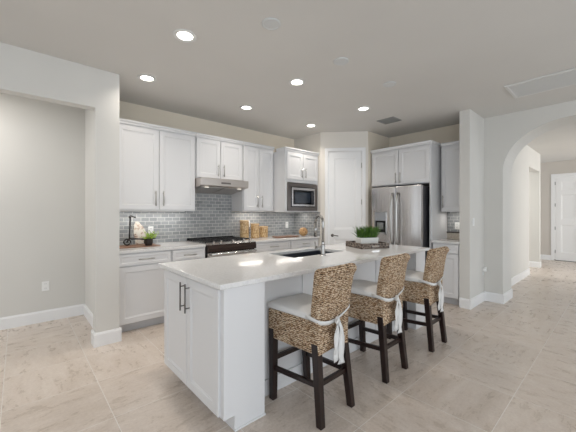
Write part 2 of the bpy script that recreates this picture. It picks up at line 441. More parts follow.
# ------------------------------------------------------------------ cabinet builders (local: x width, front -y, z up)
def pull(parent, x, z, y, vertical=True, L=.19, m=None):
    b = NB(); h = L/2; o = .032
    if vertical:
        tube(b, [(x, y-o, z-h), (x, y-o, z+h)], .0062, 10)
        for s in (-1, 1): tube(b, [(x, y, z+s*h*.72), (x, y-o, z+s*h*.72)], .0045, 8)
    else:
        tube(b, [(x-h, y-o, z), (x+h, y-o, z)], .0062, 10)
        for s in (-1, 1): tube(b, [(x+s*h*.72, y, z), (x+s*h*.72, y-o, z)], .0045, 8)
    return obj('handle', b, M['nickel'], parent, smooth=True)
DT = .02
def cab_door(parent, x0, x1, z0, z1, hx=None, hz=None, fr=.058, L=.19):
    b = NB(); w = x1-x0; h = z1-z0
    panel_leaf(b, w, h, DT, [(fr, w-fr, fr, h-fr)], 0)
    bmesh.ops.translate(b, verts=b.verts, vec=(x0, -DT-.001, z0))
    d = obj('door', b, M['cab'], parent, .0015, seg=1)
    if hx is not None: pull(d, hx, hz, -DT, True, L)
    return d
def cab_drawer(parent, x0, x1, z0, z1, handle=True):
    b = NB(); panel_leaf(b, x1-x0, z1-z0, DT, [(.03, x1-x0-.03, .03, z1-z0-.03)], 0, .005, .008)
    bmesh.ops.translate(b, verts=b.verts, vec=(x0, -DT-.001, z0))
    d = obj('drawer', b, M['cab'], parent, .0015, seg=1)
    if handle: pull(d, (x0+x1)/2, (z0+z1)/2, -DT, False, .17)
    return d
def crown(parent, x0, x1, depth, z0, z1, left=True, right=True):
    b = NB(); p = .018
    prof = [(0, z0), (-.004, z0), (-.006, z0+.4*(z1-z0)), (-p, z1-.018), (-p, z1), (0, z1)]
    prism(b, [(y-.021, z) for y, z in prof], x0-(p if left else 0), x1+(p if right else 0), 'x')
    if left: prism(b, [(x0+y, z) for y, z in prof], -.02, min(depth, .21), 'y')
    if right: prism(b, [(x1-y, z) for y, z in prof], -.02, depth, 'y')
    return obj('crown_moulding', b, M['cab'], parent)
def body(parent, x0, x1, depth, z0, z1, name='body'):
    b = NB(); box(b, x0, x1, 0, depth, z0, z1); return obj(name, b, M['cab'], parent, .001, seg=1)
ZB, ZT, ZC = 1.352, 2.382, 2.435
YU = 3.97
def led_strip(parent, x0, x1, y, z):
    b = NB(); box(b, x0+.05, x1-.05, y, y+.03, z-.008, z); s_ = obj('under_cabinet_light', b, M['plastic'], parent)
    l = bpy.data.lights.new('under_cabinet_lamp', 'AREA'); l.shape = 'RECTANGLE'; l.size = x1-x0-.12; l.size_y = .02
    l.energy = UNDER_W*(x1-x0); l.color = (1, .96, .9)
    o = bpy.data.objects.new('under_cabinet_lamp', l); C.objects.link(o); o.parent = s_; o.location = ((x0+x1)/2, y+.015, z-.011)

def upper(name, label, x0, x1, doors, z0=ZB, yf=YU, depth=None, cr=(False, False), zt=ZT, zc=ZC, strip=True, ang=0, loc=None, hz=None, hl=.19):
    t = thing(name, label, 'cabinet', loc or (x0, yf, 0), ang, None)
    w = x1-x0; depth = depth or YA-.003-yf
    body(t, 0.001, w-.001, depth, z0, zt+.02)
    for a, c, side in doors:
        hx = (c-.042 if side == 'r' else a+.042)
        cab_door(t, a, c, z0+.018, zt-.008, hx, hz or z0+.018+.14, L=hl)
    crown(t, 0, w, depth, zt, zc, *cr)
    if strip: led_strip(t, .02, w-.02, depth*.55, z0)
    return t
upper('upper_cabinet', 'white double-door wall cabinet left of the range hood', .79, 1.828, [(.07, .545, 'r'), (.557, 1.03, 'l')])
upper('upper_cabinet', 'short white double-door wall cabinet directly above the range hood', 1.835, 2.60, [(.012, .378, 'r'), (.386, .752, 'l')], z0=1.81, strip=False, hz=1.94, hl=.17)
upper('upper_cabinet', 'tall narrow white double-door wall cabinet between hood and microwave', 2.607, 3.222, [(.012, .304, 'r'), (.311, .603, 'l')])
# microwave cabinet
YM = 3.67
mc = thing('microwave_cabinet', 'deep white wall cabinet with two short doors framing the microwave', 'cabinet', (3.225, YM, 0))
w = 4.010-3.225; dp = YA-.003-YM
b = NB(); box(b, 0, .02, 0, dp, 1.345, 2.35); box(b, w-.02, w, 0, dp, 1.345, 2.35); box(b, .02, w-.02, 0, dp, 1.835, 2.35); box(b, .02, w-.02, 0, dp, 1.345, 1.362)
box(b, .02, .048, 0, .02, 1.362, 1.835); box(b, w-.048, w-.02, 0, .02, 1.362, 1.835); box(b, .02, w-.02, dp-.02, dp, 1.362, 1.835)
obj('body', b, M['cab'], mc, .001, seg=1)
cab_door(mc, .03, w/2-.004, 1.885, 2.325, w/2-.04, 2.00, L=.16); cab_door(mc, w/2+.004, w-.02, 1.885, 2.325, w/2+.04, 2.00, L=.16)
crown(mc, 0, w, dp, 2.34, 2.395, True, False)
led_strip(mc, .02, w-.02, .3, 1.345)
# microwave
mw = thing('microwave', 'built-in stainless microwave with black window above the counter', 'microwave', (3.225+.05, YM, 1.364))
mW, mH = w-.10, .465
b = NB(); box(b, .0, mW, .0, .40, .0, mH-.002); obj('body', b, M['darksteel'], mw)
b = NB()
for q in ((-.01, .055, -.0, mH-.01), (mW-.055, mW+.01, -.0, mH-.01)): box(b, q[0], q[1], -.026, -.002, q[2], q[3])
box(b, .055, mW-.055, -.026, -.002, 0, .060); box(b, .055, mW-.055, -.026, -.002, mH-.065, mH-.01)
obj('trim_kit', b, M['darksteel'], mw, .002)
b = NB(); box(b, .058, mW-.058, -.02, -.002, .062, mH-.067); obj('gap', b, M['black'], mw)
b = NB(); a0, a1, c0, c1 = .070, mW-.070, .074, mH-.080
prism(b, [(a0, c0), (a1, c0), (a1, c1), (a0, c1)], -.040, -.021, 'y'); dd = obj('door', b, M['steel'], mw, .003)
b = NB(); box(b, a0+.03, a1-.03, -.043, -.0405, c0+.032, c1-.04); obj('window', b, M['glass_black'], dd)
b = NB(); box(b, a0+.06, a1-.12, -.0445, -.0435, c0+.06, c1-.075); obj('window_screen', b, mat('oven_screen', (38, 45, 54), .12), dd)
b = NB(); box(b, a1-.095, a1-.045, -.0445, -.0435, c0+.05, c1-.06); obj('keypad', b, mat('keypad_grey', (52, 54, 58), .3), dd)

# fridge surround cabinet (front faces -X)
RX = -pi/2
XF = 4.66
fc = thing('refrigerator_cabinet', 'white double-door cabinet with full-height side panel over the refrigerator', 'cabinet', (XF, 2.985, 0), RX)
w = 2.985-1.955; dp = XB-.003-XF
body(fc, 0, w-.025, dp, 1.785, 2.385)
b = NB(); box(b, w-.025, w, 0, dp, 0, 2.385); obj('side_panel', b, M['cab'], fc, .001, seg=1)
cab_door(fc, .02, w/2-.004, 1.80, 2.355, w/2-.04, 1.90, L=.17); cab_door(fc, w/2+.004, w-.012, 1.80, 2.355, w/2+.04, 1.90, L=.17)
crown(fc, 0, w, dp, 2.37, 2.425, False, True)
# side upper
XS2 = 4.95
su = thing('upper_cabinet', 'narrow white wall cabinet between the refrigerator panel and the pale wall end', 'cabinet', (XS2, 1.920, 0), RX)
w = 1.920-1.562; dp = XB-.003-XS2
body(su, 0, w, dp, 1.345, 2.375); cab_door(su, .01, w-.012, 1.362, 2.35, .04, 1.50); crown(su, 0, w, dp, 2.36, 2.41, False, False)
led_strip(su, .02, w-.02, .16, 1.345)

# base cabinets on the back wall
YB = 3.675
def base(label, x0, x1, loc, ang=0, depth=None, hinge_right=False, toe=.05, twodoors=False):
    t = thing('base_cabinet', label, 'cabinet', loc, ang)
    w = x1-x0; depth = depth or YA-.003-YB
    body(t, .001, w-.001, depth, .095, .880)
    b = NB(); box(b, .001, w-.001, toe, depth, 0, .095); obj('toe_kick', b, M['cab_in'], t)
    cab_drawer(t, .012, w-.012, .742, .868)
    if twodoors:
        cab_door(t, .012, w/2-.003, .105, .728, w/2-.035, .60); cab_door(t, w/2+.003, w-.012, .105, .728, w/2+.035, .60)
    else: cab_door(t, .012, w-.012, .105, .728, w-.045 if not hinge_right else .045, .60)
    return t
base('white base cabinet with one drawer over one door, beside the left wall end', .803, 1.388, (.803, YB, 0))
base('white base cabinet with one drawer, directly left of the range', 1.390, 1.835, (1.390, YB, 0))
base('white base cabinet with one drawer, directly right of the range', 2.612, 3.335, (2.612, YB, 0), twodoors=True)
base('white base cabinet with one drawer in the corner beside the pantry', 3.337, 4.010, (3.337, YB, 0), twodoors=True)
base('white base cabinet standing between refrigerator panel and pale wall end', 0, .373, (4.67, 1.936, 0), RX, XB-.003-4.67, hinge_right=True)
# counters
def slab(name, label, pts, z0=.882, z1=.914):
    b = NB(); prism(b, pts, z0, z1); return tag(obj(name, b, M['quartz'], bevel=.003), label, 'countertop')
slab('countertop', 'white quartz countertop on the back wall left of the range', [(.790, 3.645), (1.828, 3.645), (1.828, YA-.011), (.790, YA-.011)])
slab('countertop', 'white quartz countertop on the back wall right of the range', [(2.618, 3.645), (4.003, 3.625), (4.003, YA-.011), (2.618, YA-.011)])
slab('countertop', 'small white quartz countertop between refrigerator panel and pale wall end', [(4.635, 1.558), (XB-.012, 1.558), (XB-.012, 1.945), (4.635, 1.945)])
# backsplash
b = NB(); box(b, .79, 1.835, YA-.010, YA-.001, .915, 1.351); box(b, 1.835, 2.607, YA-.010, YA-.001, .90, 1.80); box(b, 2.607, 4.003, YA-.010, YA-.001, .915, 1.344)
tag(obj('tile_backsplash', b, M['tile']), 'grey glass subway tile backsplash behind the range', 'backsplash')
b = NB(); box(b, 4.004, 4.015, 3.62, YA-.011, .915, 1.344)
tag(obj('tile_backsplash', b, M['tile']), 'short return of grey subway tile beside the pantry door', 'backsplash')
b = NB(); box(b, XB-.011, XB-.001, 1.562, 1.950, .915, 1.344)
tag(obj('tile_backsplash', b, M['tile']), 'grey subway tile backsplash right of the refrigerator', 'backsplash')

# ------------------------------------------------------------------ range hood
hd = thing('range_hood', 'stainless under-cabinet range hood above the range', 'range hood', (1.830, 3.79, 0))
w = .767; dp = YA-.012-3.79
b = NB(); prism(b, [(0, 1.705), (.012, 1.70), (dp, 1.625), (dp, 1.805), (0, 1.805)], 0, w, 'x'); obj('shell', b, M['steelh'], hd, .004)
b = NB()
for x0, x1 in ((.03, w/2-.01), (w/2+.01, w-.03)):
    prism(b, [(.06, 1.689), (dp-.04, 1.629), (dp-.04, 1.624), (.06, 1.684)], x0, x1, 'x')
obj('filter', b, M['steelh'], hd)
for x in (.12, w-.12):
    b = NB(); lathe(b, [(.033, 0), (.033, .008), (.0, .009)], 16)
    bmesh.ops.transform(b, matrix=Matrix.Translation((x, .075, 1.679)), verts=b.verts); obj('lamp_lens', b, M['hoodlamp'], hd)
b = NB(); box(b, w*.40, w*.60, -.002, .002, 1.735, 1.760); obj('control_strip', b, M['darksteel'], hd)

# ------------------------------------------------------------------ range
rg = thing('range', 'slide-in stainless gas range with black grates', 'range', (1.842, 3.62, 0))
w = .762; dp = YA-.015-3.62
b = NB(); box(b, 0, w, .03, dp, .0, .90); obj('body', b, M['black'], rg)
b = NB(); box(b, -.012, w+.012, .03, dp, .917, .926); box(b, -.004, w+.004, .03, dp, .895, .918); obj('cooktop', b, M['steel'], rg, .002)
b = NB(); prism(b, [(.03, .924), (-.010, .902), (-.022, .860), (-.022, .812), (.03, .806)], 0, w, 'x'); obj('control_panel', b, M['rangepanel'], rg, .003)
b = NB(); prism(b, [(.04, .932), (-.012, .908), (-.006, .902), (.045, .924)], -.004, w+.004, 'x'); obj('front_trim', b, M['steel'], rg, .002)
for k, x in enumerate((.09, .20, .38, .56, .67)):
    b = NB(); lathe(b, [(.022, 0), (.022, .006), (.017, .010), (.016, .032), (.0, .034)], 14)
    bmesh.ops.transform(b, matrix=Matrix.Translation((x, .012, .922)) @ Matrix.Rotation(R(28), 4, 'X'), verts=b.verts); obj('knob', b, M['chrome'], rg, smooth=False)
b = NB(); box(b, .005, w-.005, -.012, .03, .20, .80); od = obj('oven_door', b, M['steel'], rg, .004)
b = NB(); box(b, .10, w-.10, -.015, -.011, .33, .68); obj('window', b, M['glass_black'], od)
b = NB(); tube(b, [(.03, -.058, .785), (w-.03, -.058, .785)], .016, 12)
for x in (.06, w-.06): tube(b, [(x, -.01, .785), (x, -.055, .785)], .010, 8)
obj('handle', b, M['chrome'], od, smooth=True)
b = NB(); box(b, .005, w-.005, -.010, .03, .03, .19); obj('storage_drawer', b, M['steel'], rg, .004)
for gx in (.02, .265, .51):
    b = NB(); x0, x1, y0, y1 = gx, gx+.232, .09, dp-.06
    for x in (x0, (x0+x1)/2, x1): box(b, x-.006, x+.006, y0, y1, .940, .950)
    for y in (y0, y0+(y1-y0)*.25, (y0+y1)/2, y0+(y1-y0)*.75, y1): box(b, x0-.006, x1+.006, y-.006, y+.006, .940, .950)
    for x in (x0, x1):
        for y in (y0, y1): box(b, x-.008, x+.008, y-.008, y+.008, .926, .942)
    obj('grate', b, M['cast'], rg)
for x in (.136, .381, .626):
    for y in (.20, .45):
        b = NB(); lathe(b, [(.045, 0), (.045, .012), (.03, .016), (.0, .017)], 16); bmesh.ops.transform(b, matrix=Matrix.Translation((x, y, .926)), verts=b.verts)
        obj('burner', b, M['cast'], rg)
b = NB(); box(b, 0, w, dp-.05, dp-.005, .926, .958); obj('rear_vent', b, M['black'], rg, .003)

# ------------------------------------------------------------------ refrigerator (front faces -X)
XR = 4.455
fr = thing('refrigerator', 'stainless french-door refrigerator with ice dispenser', 'refrigerator', (XR, 2.853, 0), RX)
w = 2.853-2.015; 
b = NB(); box(b, .005, w-.002, .075, .78, .02, 1.735); obj('body', b, mat('fridge_side_grey', (58, 58, 62), .4, .3), fr, .004)
sp = 2.853-2.418
def bowed(bm, x0, x1, z0, z1, bow=.012, n=8, th=.07):
    F = []; 
    for i in range(n+1):
        t = i/n; x = x0+(x1-x0)*t; y = -bow*(1-(2*t-1)**2)
        F.append((x, y))
    prism(bm, F+[(x1, th), (x0, th)], z0, z1)
b = NB(); bowed(b, 0, sp-.003, .74, 1.745); dl = obj('door', b, M['steel'], fr, .004)
b = NB(); bowed(b, sp+.003, w, .74, 1.745); dr = obj('door', b, M['steel'], fr, .004)
b = NB(); bowed(b, 0, w, .40, .732); d3 = obj('freezer_drawer', b, M['steel'], fr, .004)
b = NB(); bowed(b, 0, w, .06, .392); d4 = obj('freezer_drawer', b, M['steel'], fr, .004)
b = NB(); box(b, .02, w-.02, .03, .1, 0, .06); obj('kick_grille', b, M['black'], fr)
for x, d in ((sp-.045, dl), (sp+.045, dr)):
    b = NB(); pts = []
    for i in range(15):
        t = i/14; pts.append((x, -.02-.052*(sin(pi*t)**.35 if 0 < t < 1 else 0), .82+.82*t))
    tube(b, pts, .016, 10); obj('handle', b, M['nickel'], d, smooth=True)
for z, d in ((.68, d3), (.34, d4)):
    b = NB(); tube(b, [(.06, -.06, z), (w-.06, -.06, z)], .013, 10)
    for x in (.09, w-.09): tube(b, [(x, 0, z), (x, -.06, z)], .010, 8)
    obj('handle', b, M['chrome'], d, smooth=True)
b = NB()
x0, x1, z0, z1 = .068, .282, .975, 1.350
box(b, x0, x0+.014, -.022, -.004, z0, z1); box(b, x1-.014, x1, -.022, -.004, z0, z1); box(b, x0, x1, -.022, -.004, z0, z0+.014); box(b, x0, x1, -.022, -.004, z1-.014, z1)
dsp = obj('dispenser_frame', b, M['chrome'], dl, .002)
b = NB(); box(b, x0+.012, x1-.012, -.019, -.006, 1.20, z1-.012); obj('dispenser_display', b, M['led'], dl)
b = NB(); box(b, x0+.012, x1-.012, -.015, -.006, z0+.012, 1.20); obj('dispenser_recess', b, M['black'], dl)
b = NB(); box(b, x0+.05, x1-.05, -.024, -.014, 1.06, 1.17); box(b, x0+.02, x1-.02, -.024, -.014, z0+.012, z0+.035); obj('dispenser_paddle', b, M['chrome'], dl)

# ------------------------------------------------------------------ island
isl = thing('kitchen_island', 'white kitchen island base with two doors in its near end', 'kitchen island', (.913, 1.58, 0))
IX = .913
def rx(x): return x-IX
def ry(y): return y-1.58
# body: end cabinet, main run, leg panels
b = NB()
box(b, rx(.913), rx(3.60), ry(1.745), ry(2.515), .095, .880)
o_ = obj('body', b, M['cab'], isl, .001, seg=1)
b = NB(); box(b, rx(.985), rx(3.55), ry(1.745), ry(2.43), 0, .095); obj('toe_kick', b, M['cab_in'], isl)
b = NB()   # near end panel with toe notch
prism(b, [(rx(.907), .095), (rx(.98), .095), (rx(.98), 0), (rx(1.211), 0), (rx(1.211), .880), (rx(.907), .880)], 0, ry(1.743), 'y')
obj('end_panel', b, M['cab'], isl, .0015, seg=1)
b = NB(); box(b, rx(.98), rx(1.215), -.006, 0, 0, .012); obj('shoe_moulding', b, M['cab'], isl)
b = NB(); box(b, rx(3.366), rx(3.60), 0, ry(1.743), 0, .880); obj('end_panel', b, M['cab'], isl, .0015, seg=1)
b = NB(); box(b, rx(1.212), rx(3.365), ry(1.730), ry(1.744), 0, .115); obj('base_trim', b, M['cab'], isl, .003)
for x in (1.75, 2.29, 2.83):
    b = NB(); box(b, rx(x-.035), rx(x+.035), ry(1.734), ry(1.744), .116, .879); obj('panel_stile', b, M['cab'], isl, .001, seg=1)
# doors on the end: build as rotated children
def end_door(y0, y1, hy):
    b = NB(); wd = y0-y1; z0, z1 = .102, .866
    panel_leaf(b, wd, z1-z0, DT, [(.058, wd-.058, .058, z1-z0-.058)], 0)
    mt = Matrix.Translation((rx(.911), ry(y0), z0)) @ Matrix.Rotation(-pi/2, 4, 'Z') @ Matrix.Translation((0, -DT, 0))
    bmesh.ops.transform(b, matrix=mt, verts=b.verts)
    d = obj('door', b, M['cab'], isl, .0015, seg=1)
    b = NB(); x = rx(.891)
    tube(b, [(x-.032, ry(hy), .635), (x-.032, ry(hy), .835)], .0055, 10)
    for z in (.665, .805): tube(b, [(x, ry(hy), z), (x-.032, ry(hy), z)], .0045, 8)
    obj('handle', b, M['dark_nickel'], d, smooth=True)
end_door(2.505, 2.072, 2.105); end_door(2.064, 1.620, 2.022)
# worktop with sink cut-out
X0, X1, Y0, Y1 = .862, 3.66, 1.545, 2.56
SX0, SX1, SY0, SY1 = 1.90, 2.66, 2.03, 2.43
b = NB()
zt, zb = .914, .882
g_ = {}
for i, x in enumerate((X0, SX0, SX1, X1)):
    for j, y in enumerate((Y0, SY0, SY1, Y1)):
        for k, z in enumerate((zb, zt)): g_[i, j, k] = b.verts.new((x, y, z))
for i in range(3):
    for j in range(3):
        if (i, j) == (1, 1): continue
        for k in (0, 1): b.faces.new([g_[i, j, k], g_[i+1, j, k], g_[i+1, j+1, k], g_[i, j+1, k]])
for i in range(3):
    for j in (0, 3): b.faces.new([g_[i, j, 0], g_[i+1, j, 0], g_[i+1, j, 1], g_[i, j, 1]])
    for j in (0, 3): b.faces.new([g_[j, i, 0], g_[j, i+1, 0], g_[j, i+1, 1], g_[j, i, 1]])
for a, c in (((1, 1), (2, 1)), ((2, 1), (2, 2)), ((2, 2), (1, 2)), ((1, 2), (1, 1))):
    b.faces.new([g_[a[0], a[1], 0], g_[c[0], c[1], 0], g_[c[0], c[1], 1], g_[a[0], a[1], 1]])
tag(obj('countertop', b, M['quartz'], bevel=.004), 'large white quartz island countertop with sink cut-out', 'countertop')
# sink
b = NB()
prism(b, [(SX0-.012, SY0-.012), (SX1+.012, SY0-.012), (SX1+.012, SY0), (SX0-.012, SY0)], .70, .8815)
box(b, SX0-.012, SX1+.012, SY1, SY1+.012, .70, .8815); box(b, SX0-.012, SX0, SY0, SY1, .70, .8815); box(b, SX1, SX1+.012, SY0, SY1, .70, .8815)
box(b, SX0-.012, SX1+.012, SY0-.012, SY1+.012, .69, .70)
sk = thing('sink', 'dark stainless undermount sink set in the island countertop', 'sink', (0, 0, 0))
obj('basin', b, mat('sink_steel', (88, 92, 100), .35, .8), sk)
b = NB(); lathe(b, [(.045, 0), (.045, .003), (.03, .003), (.0, .001)], 18, (2.28, 2.26), .7005); obj('drain', b, M['chrome'], sk)
# cut the island body for the basin
o_.data.materials[0] = M['cab']
bm2 = bmesh.new()
for q in ((rx(.913), rx(SX0-.02), ry(1.745), ry(2.515)), (rx(SX1+.02), rx(3.60), ry(1.745), ry(2.515)), (rx(SX0-.02), rx(SX1+.02), ry(1.745), ry(SY0-.02)), (rx(SX0-.02), rx(SX1+.02), ry(SY1+.02), ry(2.515))):
    box(bm2, q[0], q[1], q[2], q[3], .095, .8815)
box(bm2, rx(SX0-.02), rx(SX1+.02), ry(SY0-.02), ry(SY1+.02), .095, .66)
bmesh.ops.recalc_face_normals(bm2, faces=bm2.faces); bm2.to_mesh(o_.data); bm2.free(); o_.modifiers.clear()
# faucet
fx, fy = 2.213, 1.960
fa = thing('faucet', 'chrome gooseneck faucet standing at the island sink', 'faucet', (fx, fy, .9145))
u = Vector((.28, .957)).normalized()
b = NB(); lathe(b, [(.031, 0), (.031, .006), (.022, .012), (.021, .10), (.016, .11), (.015, .13)], 16); obj('base', b, M['faucet'], fa, smooth=False)
b = NB(); pts = [(0, 0, .10), (0, 0, .315)]; r_ = .070
for k in range(1, 13):
    t = pi*k/12; pts.append((u.x*r_*(1-cos(t)), u.y*r_*(1-cos(t)), .315+r_*sin(t)))
tube(b, pts, .0135, 12); obj('neck', b, M['faucet'], fa, smooth=True)
b = NB(); q = pts[-1]; tube(b, [q, (q[0], q[1], q[2]-.145)], .0150, 12, r2=.019); obj('spray_head', b, M['faucet'], fa, smooth=True)
b = NB(); tube(b, [(0, 0, .075), (-.055, .045, .080)], .010, 10); tube(b, [(-.055, .045, .06), (-.060, .050, .135)], .0075, 10, r2=.006); obj('lever', b, M['faucet'], fa, smooth=True)

# ------------------------------------------------------------------ bar stools
def rbox_grid(bm, x0, x1, y0, y1, z0, z1):
    return box(bm, x0, x1, y0, y1, z0, z1)
def ribbon(bm, pts, wd, nrm=None, th=.003):
    """flat band along pts, wd wide; width direction given per point"""
    pts = [(Vector(p), Vector(d).normalized()) for p, d in pts]
    n = len(pts); L = []
    for i, (p, d) in enumerate(pts):
        t = (pts[min(i+1, n-1)][0]-pts[max(i-1, 0)][0]).normalized(); nn = t.cross(d).normalized()*th/2
        w_ = wd if not callable(wd) else wd(i/(n-1))
        L.append([bm.verts.new(p+d*w_/2+nn), bm.verts.new(p-d*w_/2+nn), bm.verts.new(p-d*w_/2-nn), bm.verts.new(p+d*w_/2-nn)])
    for a, c in zip(L, L[1:]):
        for k in range(4): bm.faces.new((a[k], a[(k+1) % 4], c[(k+1) % 4], c[k]))
    bm.faces.new(L[0][::-1]); bm.faces.new(L[-1])
st = thing('bar_stool', 'nearest woven bar stool, at the left front of the island', 'bar stool', (1.543, 1.470, 0), R(1), 'woven bar stools along the island')
# skirt with softly arched lower hem
b = NB()
n = 14; hw = .200
loop = []
def hem(t): return .424 + .013*sin(pi*t)**.8
corners = [(-.157, -.200), (.157, -.200), (.186, .262), (-.186, .262)]
for s_ in range(4):
    a = Vector(corners[s_]); c = Vector(corners[(s_+1) % 4])
    for i in range(n):
        t = i/n; p = a.lerp(c, t); loop.append((p.x, p.y, hem(t)))
# round the corners a bit
lo = [b.verts.new(p) for p in loop]; mid = [b.verts.new((p[0], p[1], .55)) for p in loop]; hi = [b.verts.new((p[0], p[1], .638)) for p in loop]
m_ = len(loop)
for A, B in ((lo, mid), (mid, hi)):
    for k in range(m_): b.faces.new((A[k], A[(k+1) % m_], B[(k+1) % m_], B[k]))
b.faces.new(hi); b.faces.new(lo[::-1])
sk_ = obj('seat', b, M['weave'], st, .014, seg=3)
# backrest: swept profile in YZ, rolled top, slight taper
b = NB()
prof = [(-.128, .640), (-.134, .72), (-.150, .82), (-.166, .90), (-.176, .945), (-.184, .968), (-.205, .983), (-.232, .981), (-.250, .962), (-.250, .940), (-.238, .922), (-.228, .90), (-.216, .82), (-.206, .72), (-.198, .640), (-.196, .56), (-.13, .60)]
xs = [-1, -.94, -.8, -.4, 0, .4, .8, .94, 1]
rows = []
for sx in xs:
    ring = []
    for (y, z) in prof:
        tw = .160 + .022*max(0, (z-.60)/.38)
        bow = -.006*(1-sx*sx)
        shr = .75 if abs(sx) == 1 else 1
        cy, cz = -.185, z
        yy = cy+(y-cy)*shr - .007*max(0, (z-.60)/.38)
        ring.append(b.verts.new((sx*tw, yy+bow, z - (.004 if abs(sx) == 1 and z > .95 else 0))))
    rows.append(ring)
for a, c in zip(rows, rows[1:]):
    for k in range(len(prof)): b.faces.new((a[k], a[(k+1) % len(prof)], c[(k+1) % len(prof)], c[k]))
b.faces.new(rows[0][::-1]); b.faces.new(rows[-1])
obj('backrest', b, M['weave'], st, smooth=True)
# cushion
b = NB()
nx, ny = 8, 8; top = {}; botm = {}
for i in range(nx+1):
    for j in range(ny+1):
        s_ = i/nx*2-1; t_ = j/ny*2-1
        x = s_*(.176+.013*t_); y = .072+t_*.200
        pf = (1-abs(s_)**4)*(1-abs(t_)**4)
        top[i, j] = b.verts.new((x, y, .680+.022*pf)); botm[i, j] = b.verts.new((x, y, .640))
for i in range(nx):
    for j in range(ny):
        b.faces.new([top[i, j], top[i+1, j], top[i+1, j+1], top[i, j+1]]); b.faces.new([botm[i, j], botm[i, j+1], botm[i+1, j+1], botm[i+1, j]])
for i in range(nx):
    for j in (0, ny): b.faces.new([top[i, j], top[i+1, j], botm[i+1, j], botm[i, j]])
    for j in (0, nx): b.faces.new([top[j, i], top[j, i+1], botm[j, i+1], botm[j, i]])
cu = obj('cushion', b, M['fabric'], st, .012, True, 3)
# ties
b = NB()
zv = Vector((0, -.15, 1))
kx, kz = -.005, .632
ribbon(b, [((-.168, -.10, .665), zv), ((-.168, -.14, .66), zv), ((-.166, -.19, .652), (-.3, -.3, 1)), ((-.150, -.210, .643), zv), ((-.11, -.213, .633), zv), ((-.06, -.214, .627), zv), ((kx, -.218, kz), zv)], .026)
ribbon(b, [((.168, -.10, .70), zv), ((.168, -.14, .70), zv), ((.166, -.19, .698), (.3, -.3, 1)), ((.150, -.212, .688), zv), ((.11, -.214, .668), zv), ((.05, -.215, .648), zv), ((kx, -.218, kz), zv)], .016)
mk = Matrix.Translation((kx, -.228, kz)) @ Matrix.Diagonal((.019, .016, .026, 1))
bmesh.ops.create_uvsphere(b, u_segments=12, v_segments=8, radius=1, matrix=mk)
xd = Vector((1, .15, 0)); xe = Vector((1, -.25, 0))
ribbon(b, [((kx-.002, -.234, kz+.002), xd), ((kx-.012, -.242, .595), xd), ((kx-.020, -.243, .54), xe), ((kx-.020, -.240, .47), xd), ((kx-.012, -.238, .41), xe), ((kx-.014, -.236, .375), xd)], lambda t: .020+.052*t**.6)
ribbon(b, [((kx+.004, -.238, kz), xe), ((kx+.014, -.250, .585), xd), ((kx+.018, -.252, .52), xe), ((kx+.014, -.250, .45), xe), ((kx+.020, -.246, .39), xd), ((kx+.020, -.244, .350), xe)], lambda t: .018+.040*t**.6)
ribbon(b, [((kx-.006, -.236, kz+.006), Vector((.3, 0, 1))), ((kx-.020, -.250, kz+.010), Vector((.1, .2, 1))), ((kx-.034, -.246, kz-.012), Vector((-.4, .2, 1))), ((kx-.018, -.240, kz-.022), Vector((-.6, .2, 1))), ((kx, -.236, kz-.006), Vector((.3, 0, 1)))], .022)
obj('tie', b, M['fabric'], cu, smooth=True)
# legs
def leg(bm, top, bot, s0=.025, s1=.021):
    A = [bm.verts.new((top[0]+sx*s0, top[1]+sy*s0, top[2])) for sx, sy in ((-1, -1), (1, -1), (1, 1), (-1, 1))]
    B = [bm.verts.new((bot[0]+sx*s1, bot[1]+sy*s1, bot[2])) for sx, sy in ((-1, -1), (1, -1), (1, 1), (-1, 1))]
    bm.faces.new(A); bm.faces.new(B[::-1])
    for k in range(4): bm.faces.new((A[k], B[k], B[(k+1) % 4], A[(k+1) % 4]))
for sx in (-1, 1):
    b = NB(); leg(b, (sx*.160, .228, .50), (sx*.176, .212, 0)); obj('leg', b, M['espresso'], st, .003)
    b = NB(); leg(b, (sx*.136, -.165, .50), (sx*.158+.006, -.214, 0)); obj('leg', b, M['espresso'], st, .003)
def bar(bm, p, q, wd=.022, hh=.032):
    p = Vector(p); q = Vector(q); d = (q-p).normalized(); s_ = d.cross(Vector((0, 0, 1))).normalized()*wd/2; u_ = Vector((0, 0, hh/2))
    A = [bm.verts.new(p+a*s_+c*u_) for a, c in ((-1, -1), (1, -1), (1, 1), (-1, 1))]; B = [bm.verts.new(q+a*s_+c*u_) for a, c in ((-1, -1), (1, -1), (1, 1), (-1, 1))]
    bm.faces.new(A[::-1]); bm.faces.new(B)
    for k in range(4): bm.faces.new((A[k], A[(k+1) % 4], B[(k+1) % 4], B[k]))
for p, q in (((-.168, .218, .218), (-.147, -.183, .245)), ((.168, .218, .218), (.147, -.183, .245)), ((-.168, .218, .285), (.168, .218, .285)), ((-.147, -.183, .245), (.147, -.183, .245))):
    b = NB(); bar(b, p, q); obj('stretcher', b, M['espresso'], st, .002)
dup(st, (2.302, 1.466, 0), R(0.5), 'middle woven bar stool, between the two other stools')
dup(st, (3.105, 1.450, 0), R(0.5), 'farthest woven bar stool, at the right end of the island')

